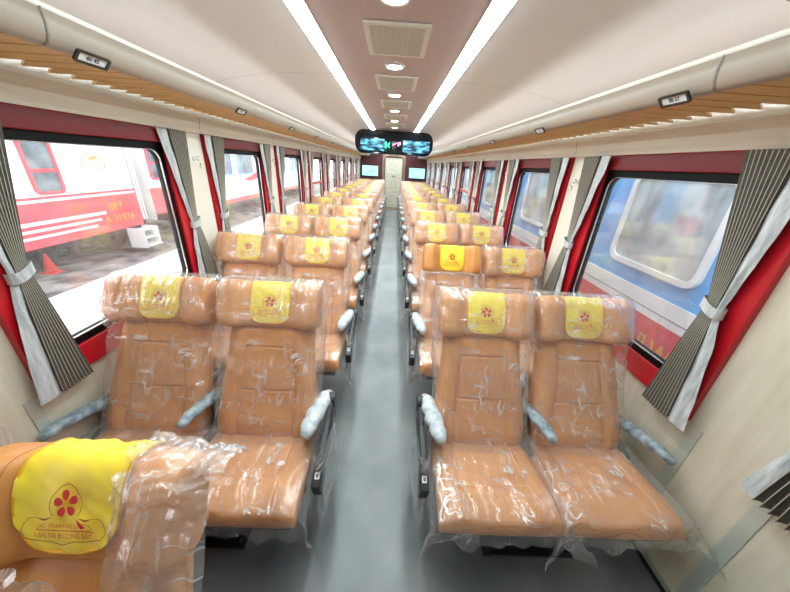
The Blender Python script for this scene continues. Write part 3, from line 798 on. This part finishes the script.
# ------------------------------------------------------------------ curtains
def curtain(side, xw, yc_top, w_top, yc_tie, w_tie, yc_bot, w_bot, lin=.36, seed=0, flip=False):
    """silver lining on the edge nearer the camera, pleats on the other"""
    rt = empty('curtain', (xw - side*(.05 if side > 0 else .032), yc_tie, 1.925))
    ztie = 1.33; ztop, zbot = 1.925, .78
    def cw(z):
        if z > ztie:
            t = (z-ztie)/(ztop-ztie); e = t**.95; return lerp(yc_tie, yc_top, e), lerp(w_tie, w_top, e)
        t = (ztie-z)/(ztie-zbot); e = t**.8; return lerp(yc_tie, yc_bot, e), lerp(w_tie, w_bot, e)
    nz = 34; NP = 9
    for part in ('pleated_cloth', 'silver_lining'):
        b = MB(); P = []
        for j in range(nz+1):
            z = lerp(ztop, zbot, j/nz); c, w_ = cw(z); row = []
            lo, hi = (lin, 1) if part == 'pleated_cloth' else (0, lin)
            n = NP*8 if part == 'pleated_cloth' else 10
            for i in range(n+1):
                t = i/n; s_ = lerp(lo, hi, t); y = c + (s_-.5)*w_*(-1 if flip else 1)
                amp = .005 + .030*min(1, w_/.25)
                if part == 'pleated_cloth':
                    ph = (t*NP) % 1; d = (abs(ph-.5)*2)*amp*(1 if z > ztie-.02 else 1.0)
                    y += .004*math.sin(t*NP*2*math.pi)*min(1, w_/.2)
                else:
                    d = amp*.5 + .008*noise.noise(Vector((t*3, z*9, seed))) + .010*math.sin(t*math.pi)
                row.append((-side*(d), y - yc_tie, z - 1.925))
            P.append(row)
        b.grid(P); o = b.build(part, M['pleat'] if part == 'pleated_cloth' else M['satin'], rt, smooth=(part != 'pleated_cloth'), fix=False)
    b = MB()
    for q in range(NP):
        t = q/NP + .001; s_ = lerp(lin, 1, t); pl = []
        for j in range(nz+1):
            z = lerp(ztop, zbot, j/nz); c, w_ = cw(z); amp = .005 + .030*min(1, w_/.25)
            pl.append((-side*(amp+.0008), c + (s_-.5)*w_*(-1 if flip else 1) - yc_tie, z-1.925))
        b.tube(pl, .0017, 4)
    b.build('fold_highlight', M['fold_light'], rt, smooth=True)  # pale tubes paint highlights along the fold peaks
    b = MB(); pts = []
    for k in range(17):
        a = 2*math.pi*k/16; pts.append((-side*(.012 + .032*math.sin(a)), (w_tie*.62+.01)*math.cos(a), ztie-1.925 + .012*math.cos(a)))
    rings = []
    for dz in (-.022, .022): rings.append([(p[0], p[1], p[2]+dz + .006*math.sin(p[1]*60)) for p in pts])
    b.grid(rings, closed_v=True); b.build('tieback', M['satin'], rt, smooth=True, fix=False)
    return rt
for side, xw, nm in ((-1, XL, 'left'), (1, XR, 'right')):
    protoN = protoF = None
    for k in range(-1, NW-1):
        ya, yb = win_y(k)
        where = ('window beside the camera' if k < 0 else '%s window' % word[k])
        if k >= 0:
            if protoN is None:
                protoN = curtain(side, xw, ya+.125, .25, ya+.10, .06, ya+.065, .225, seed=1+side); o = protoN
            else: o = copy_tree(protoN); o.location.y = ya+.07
            tag(o, 'taupe and silver tied curtain, near edge of the %s %s' % (nm, where), 'curtain', 'tied curtains')
        if k < 0:
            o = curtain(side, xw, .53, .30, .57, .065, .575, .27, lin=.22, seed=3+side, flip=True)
        elif protoF is None:
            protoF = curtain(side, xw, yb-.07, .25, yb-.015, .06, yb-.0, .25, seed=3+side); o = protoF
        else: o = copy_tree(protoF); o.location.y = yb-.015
        tag(o, 'taupe and silver tied curtain, far edge of the %s %s' % (nm, where), 'curtain', 'tied curtains')
    # coat hooks on the posts
    hk = None
    for k in range(0, NW-1):
        yb = win_y(k)[1]
        if hk is None:
            hk = empty('coat_hook')
            b = MB(); b.tube([(0,0,0),(-side*.012,0,0)], .016, 14); b.build('hook_base', M['white'], hk)
            b = MB(); b.tube([(-side*.01,0,0),(-side*.035,0,-.012),(-side*.045,0,-.035),(-side*.035,0,-.055),(-side*.045,.0,-.065)], .0045, 8)
            b.tube([(-side*.01,0,.0),(-side*.04,.012,.02)], .004, 8); b.build('hook', M['chrome'], hk, smooth=True); o = hk
        else: o = copy_tree(hk)
        o.location = (xw - side*.010, yb+.17, 1.76)
        tag(o, 'small chrome coat hook on the cream post after the %s %s window' % (word[k], nm), 'coat hook', 'coat hooks on the posts')

# ------------------------------------------------------------------ outside
GZ = -.95
M['ground'] = noisy(mat('pale_concrete', rough=.8), (.50,.48,.45), (.72,.70,.66), ns=.8, detail=8, lo=.3, hi=.7)
b = MB(); b.box(-60, 60, -40, 90, GZ-.2, GZ); tag(b.build('ground', M['ground']), kind='structure')
M['tw'] = noisy(mat('coach_white', rough=.35), (.78,.80,.81), (.86,.87,.88), ns=1.5)
M['tr'] = noisy(mat('coach_red', rough=.4), (.62,.045,.07), (.70,.09,.12), ns=2, detail=6)
M['to'] = mat('coach_orange', (.70,.33,.03), .5)
M['tblue'] = noisy(mat('coach_blue', rough=.3), (.09,.33,.72), (.14,.43,.80), ns=2, detail=5)
M['tframe'] = mat('window_aluminium', (.70,.74,.76), .4)
M['tglass'] = noisy(mat('coach_glass', rough=.12), (.22,.30,.34), (.50,.58,.62), ns=3, detail=6, lo=.35, hi=.65)
M['tglass2'] = noisy(mat('coach_dark_glass', rough=.12), (.08,.11,.13), (.22,.27,.30), ns=3, detail=6, lo=.35, hi=.65)
M['under'] = noisy(mat('bogie_black', rough=.7), (.02,.02,.025), (.08,.08,.09), ns=3)
M['cone'] = mat('cone_red', (.75,.06,.05), .5)

def coach_body(face, inner, y0, y1, z0, z1, mt):
    b = MB(); prof = [(face, z0), (face, z1), (lerp(face, inner, .12), z1+.45), (lerp(face, inner, .35), z1+.7), (lerp(face, inner, .65), z1+.7), (lerp(face, inner, .88), z1+.45), (inner, z1), (inner, z0)]
    b.prism(prof, 1, y0, y1); return b
def plate(b, face, dx, y0, y1, z0, z1):
    q = sorted((face, face+dx)); b.box(q[0], q[1], y0, y1, z0, z1)
def bogie(par, xf, xi, yc):
    b = MB(); xa, xb = sorted((xf, xi))
    for dy in (-1.0, 1.0):
        for x in (xa+.25, xb-.37): b.tube([(x, yc+dy, GZ+.44), (x+.12, yc+dy, GZ+.44)], .44, 28)
        b.tube([(xa+.3, yc+dy, GZ+.44), (xb-.3, yc+dy, GZ+.44)], .08, 10)
    for x in (xa+.12, xb-.22):
        b.box(x, x+.1, yc-1.5, yc+1.5, GZ+.42, GZ+.60)
        for dy in (-1.0, 1.0): b.box(x-.02, x+.12, yc+dy-.14, yc+dy+.14, GZ+.3, GZ+.66)
        for dy in (-.3, .3): b.tube([(x+.05, yc+dy, GZ+.25), (x+.05, yc+dy, GZ+.62)], .09, 12)
    o = b.build('bogie', M['under'], None); o.parent = par; o.matrix_parent_inverse = Matrix.Translation(par.location).inverted(); return o
def train_window(par, face, dirx, y0, y1, z0, z1, frm, r=.12, w=.06, mid=True):
    fn = lambda u, v, d: (face + dirx*d, u, v)
    b = MB(); out = rrect(y0, y1, z0, z1, r); inn = rrect(y0+w, y1-w, z0+w, z1-w, r*.7)
    b.ring(out, inn, fn, 0, .035)
    if mid: plate(b, face+dirx*.03*0, dirx*.03, y0+w*.5, y1-w*.5, lerp(z0, z1, .42)-.035, lerp(z0, z1, .42)+.035)
    f_ = b.build('window_frame', M[frm], None); f_.parent = par; f_.matrix_parent_inverse = Matrix.Translation(par.location).inverted()
    b = MB(); b.add([fn(u, v, .012) for u, v in rrect(y0+w*.6, y1-w*.6, z0+w*.6, z1-w*.6, r*.7)], [tuple(range(36))]); g = b.build('pane', M['tglass'] if dirx < 0 else M['tglass2'], f_, fix=False)
    return f_
def child(b, name, mt, par, **kw):
    o = b.build(name, M[mt], None, **kw); o.parent = par; o.matrix_parent_inverse = Matrix.Translation(par.location).inverted(); return o

# left coach
XG0 = 2.62
XF = -7.4
c1 = tag(empty('railway_coach', (XF-1.4, 2, GZ)), 'white and red railway coach with three white lines, through the nearest left window', 'train carriage')
child(coach_body(XF, XF-2.8, -12, 8.85, -.22, 2.55, None), 'body', 'tw', c1)
b = MB(); plate(b, XF, .012, -12, 8.86, -.23, .655); child(b, 'red_band', 'tr', c1)
b = MB(); plate(b, XF, .012, -12, 8.86, .715, .765); child(b, 'thin_red_line', 'tr', c1)
b = MB()
for i, (zz, hh) in enumerate(((.255,.035),(.115,.026),(-.02,.026))): plate(b, XF, .02, -12, 7.78-.17*i, zz-hh, zz+hh)
child(b, 'white_lines', 'tw', c1)
for y0 in (.6, 2.5, 4.45, 6.39): train_window(c1, XF, 1, y0, y0+.62, .80, 1.93, 'tr')
def wall_text(txt, size, face, dirx, y, z, name, mt, par, shear=0, bold=0, xs=1):
    vs, fs = text_mesh(txt, size, shear, bold); b = MB()
    b.add([(face, y + dirx*u*xs, z + v_) for u, v_ in vs], fs); return child(b, name, mt, par, fix=False)
wall_text('SRT', .26, XF+.016, 1, 8.12, .36, 'lettering', 'to', c1, bold=.004)
wall_text('A 31974', .26, XF+.016, 1, 8.14, .06, 'coach_number', 'to', c1, bold=.004)
b = MB(); fn = lambda u, v, d: (XF + d, u, v)
ell = lambda a, c_: [(7.9 + a*math.cos(t*math.pi/16), 1.42 + c_*math.sin(t*math.pi/16)) for t in range(32)]
b.ring(ell(.30,.23), ell(.285,.215), fn, 0, .012)
for i in range(4): plate(b, XF, .012, 7.64+.03*i, 8.16-.02*i, 1.36+.045*i, 1.37+.045*i)
b.add([(XF+.013, 7.75, 1.5), (XF+.013, 8.08, 1.53), (XF+.013, 7.95, 1.60)], [(0,1,2)])
child(b, 'oval_emblem', 'to', c1)
bogie(c1, XF-.5, XF-2.5, 7.6); bogie(c1, XF-.3, XF-2.5, -7)
b = MB(); b.box(XF-2.5, XF-.6, 1.5, 5.2, GZ+.3, -.22); child(b, 'underfloor_box', 'under', c1)
b = MB()
for s_ in (8.9, 9.0): b.tube([(XF+.03, s_, -.1), (XF+.03, s_, 1.9)], .02, 8)
for i in range(3): b.box(XF-.05+.1*i, XF+.28+.1*i, 8.3, 8.8, -.35-.2*i, -.33-.2*i)
b.box(XF-.05, XF+.42, 8.28, 8.3, -.8, -.25); b.box(XF-.05, XF+.42, 8.8, 8.82, -.8, -.25)
child(b, 'boarding_step', 'tframe', c1)
# second left coach
c2 = tag(empty('railway_coach', (XF-1.4, 20, GZ)), 'white and red railway coach coupled behind the one marked SRT', 'train carriage')
child(coach_body(XF, XF-2.8, 9.45, 30, -.22, 2.55, None), 'body', 'tw', c2)
b = MB(); plate(b, XF, .012, 9.44, 12.4, -.23, .72); plate(b, XF, .012, 9.44, 30, -.23, -.05); child(b, 'red_band', 'tr', c2)
b = MB(); b.add([(XF+.014, 15.5, .7), (XF+.014, 17.5, 1.1), (XF+.014, 18.5, 2.6), (XF+.014, 22.5, 2.6), (XF+.014, 19.5, 1.0), (XF+.014, 16.2, .6)], [(0,5,4,3,2,1)]); child(b, 'red_swoosh', 'tr', c2, fix=False)
train_window(c2, XF, 1, 9.6, 10.05, .95, 2.1, 'tr')
for y0 in (13.0, 15.1, 17.6, 20.1, 22.6, 25): train_window(c2, XF, 1, y0, y0+1.5, .95, 1.95, 'tblue', mid=False)
b = MB(); plate(b, XF, .02, 10.9, 11.7, -.1, 2.1); child(b, 'door', 'tblue', c2)
b = MB()
for s_ in (10.8, 11.8): b.tube([(XF+.05, s_, .0), (XF+.05, s_, 1.9)], .025, 8)
child(b, 'handrail', 'tframe', c2)
bogie(c2, XF-.3, XF-2.5, 12.2); bogie(c2, XF-.3, XF-2.5, 26)
M['shaded_ballast'] = noisy(mat('shade_dark_track_bed', rough=.9), (.06,.06,.065), (.34,.33,.32), ns=2.2, detail=10, lo=.35, hi=.68, bump=.6, bdist=.05)  # gravel bed, its tone darkened to stand in for shadow under the coaches
for nm_, xc_, mt_ in (('track_bed', XF-1.4, 'shaded_ballast'), ('track_bed', XG0+1.4, 'shaded_ballast')):
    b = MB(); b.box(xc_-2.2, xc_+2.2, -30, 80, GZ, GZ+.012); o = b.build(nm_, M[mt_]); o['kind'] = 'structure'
# gangway between them
b = MB()
for i in range(9): b.box(XF-2.0+.02*(i%2), XF-.8-.02*(i%2), 8.87+i*.062, 8.87+i*.062+.05, -.1, 2.1)
tag(b.build('gangway_bellows', M['under']), 'dark folded gangway between the two left railway coaches', 'gangway')
# traffic cone
cn = tag(empty('traffic_cone', (-7.85, 6.45, GZ)), 'red traffic cone on the ground beside the left coach', 'traffic cone')
b = MB(); b.tube([(0,0,.03),(0,0,.46)], [.12,.025], 18); b.build('cone', M['cone'], cn, smooth=True)
b = MB(); b.box(-.15,.15,-.15,.15,0,.03); b.build('foot', M['cone'], cn, bevel=.01)

# right coach
XG = 2.62
c3 = tag(empty('railway_coach', (XG+1.4, 4, GZ)), 'blue railway coach with white and red bands standing close outside the right windows', 'train carriage')
child(coach_body(XG, XG+2.8, -6, 30, -.25, 2.55, None), 'body', 'tblue', c3)
b = MB(); plate(b, XG, -.012, -6, 30, .55, .775); child(b, 'white_band', 'tw', c3)
b = MB(); plate(b, XG, -.016, -6, 30, .625, .632); child(b, 'grey_line', 'joint', c3)
b = MB(); plate(b, XG, -.012, -6, 30, -.26, .55); child(b, 'red_band', 'tr', c3)
vs, fs = text_mesh('VIETNAM RAILWAYS', .30, 0, .006)
b = MB()
vl, _ = text_mesh('VIETNAM ', .30, 0, .006); 
mx = max(u for u, v_ in vs); mn = min(u for u, v_ in vs)
# the R of RAILWAYS starts at y = 2.87
vR, _ = text_mesh('RAILWAYS', .30, 0, .006); wR = max(u for u, _v in vR) - min(u for u, _v in vR)
xs_ = 1.06/wR; st = mx - wR
b.add([(XG-.016, 2.87 - (u-st)*xs_, .255 + v_) for u, v_ in vs], fs); child(b, 'lettering', 'to', c3, fix=False)
for i in range(8):
    y0 = 2.27 + 2.7*(i-1); train_window(c3, XG, -1, y0, y0+1.10, .945, 1.875, 'tframe', r=.13, w=.055, mid=False)
bogie(c3, XG+.3, XG+2.5, 2); bogie(c3, XG+.3, XG+2.5, 20)
# buildings far behind on the left so the horizon is closed
b = MB(); b.box(-40, -30, -20, 60, GZ, 5); b.prism([(-41,5),(-29,5),(-35,7.5)], 1, -21, 61)
tag(b.build('station_shed', M['tw']), 'long pale shed far behind the left railway coaches', 'building')

# ------------------------------------------------------------------ light
wd = bpy.data.worlds.new('World'); S.world = wd; wd.use_nodes = True
bg = wd.node_tree.nodes['Background']; bg.inputs[0].default_value = (.93,.97,1,1); bg.inputs[1].default_value = 2.7

# ------------------------------------------------------------------ camera
p_, r_, y_ = R(24.2), R(3.5), R(1.5)
fw = Vector((math.sin(y_)*math.cos(p_), math.cos(y_)*math.cos(p_), -math.sin(p_)))
rt_ = Vector((math.cos(y_), -math.sin(y_), 0)); up = rt_.cross(fw)
RR = math.cos(r_)*rt_ + math.sin(r_)*up; UU = -math.sin(r_)*rt_ + math.cos(r_)*up
cam = bpy.data.cameras.new('camera'); co = bpy.data.objects.new('camera', cam); C.objects.link(co)
Mx = Matrix((RR, UU, -fw)).transposed().to_4x4(); Mx.translation = Vector((0, 0, 1.8)); co.matrix_world = Mx
cam.sensor_width = 36; cam.lens = 292/790*36; cam.clip_start = .02
S.camera = co
S.view_settings.view_transform = 'Standard'; S.view_settings.look = 'None'; S.view_settings.gamma = 1
S.view_settings.use_curve_mapping = False; S.view_settings.exposure = .75
S.cycles.transparent_max_bounces = 40; S.cycles.max_bounces = 10; S.cycles.sample_clamp_indirect = 6
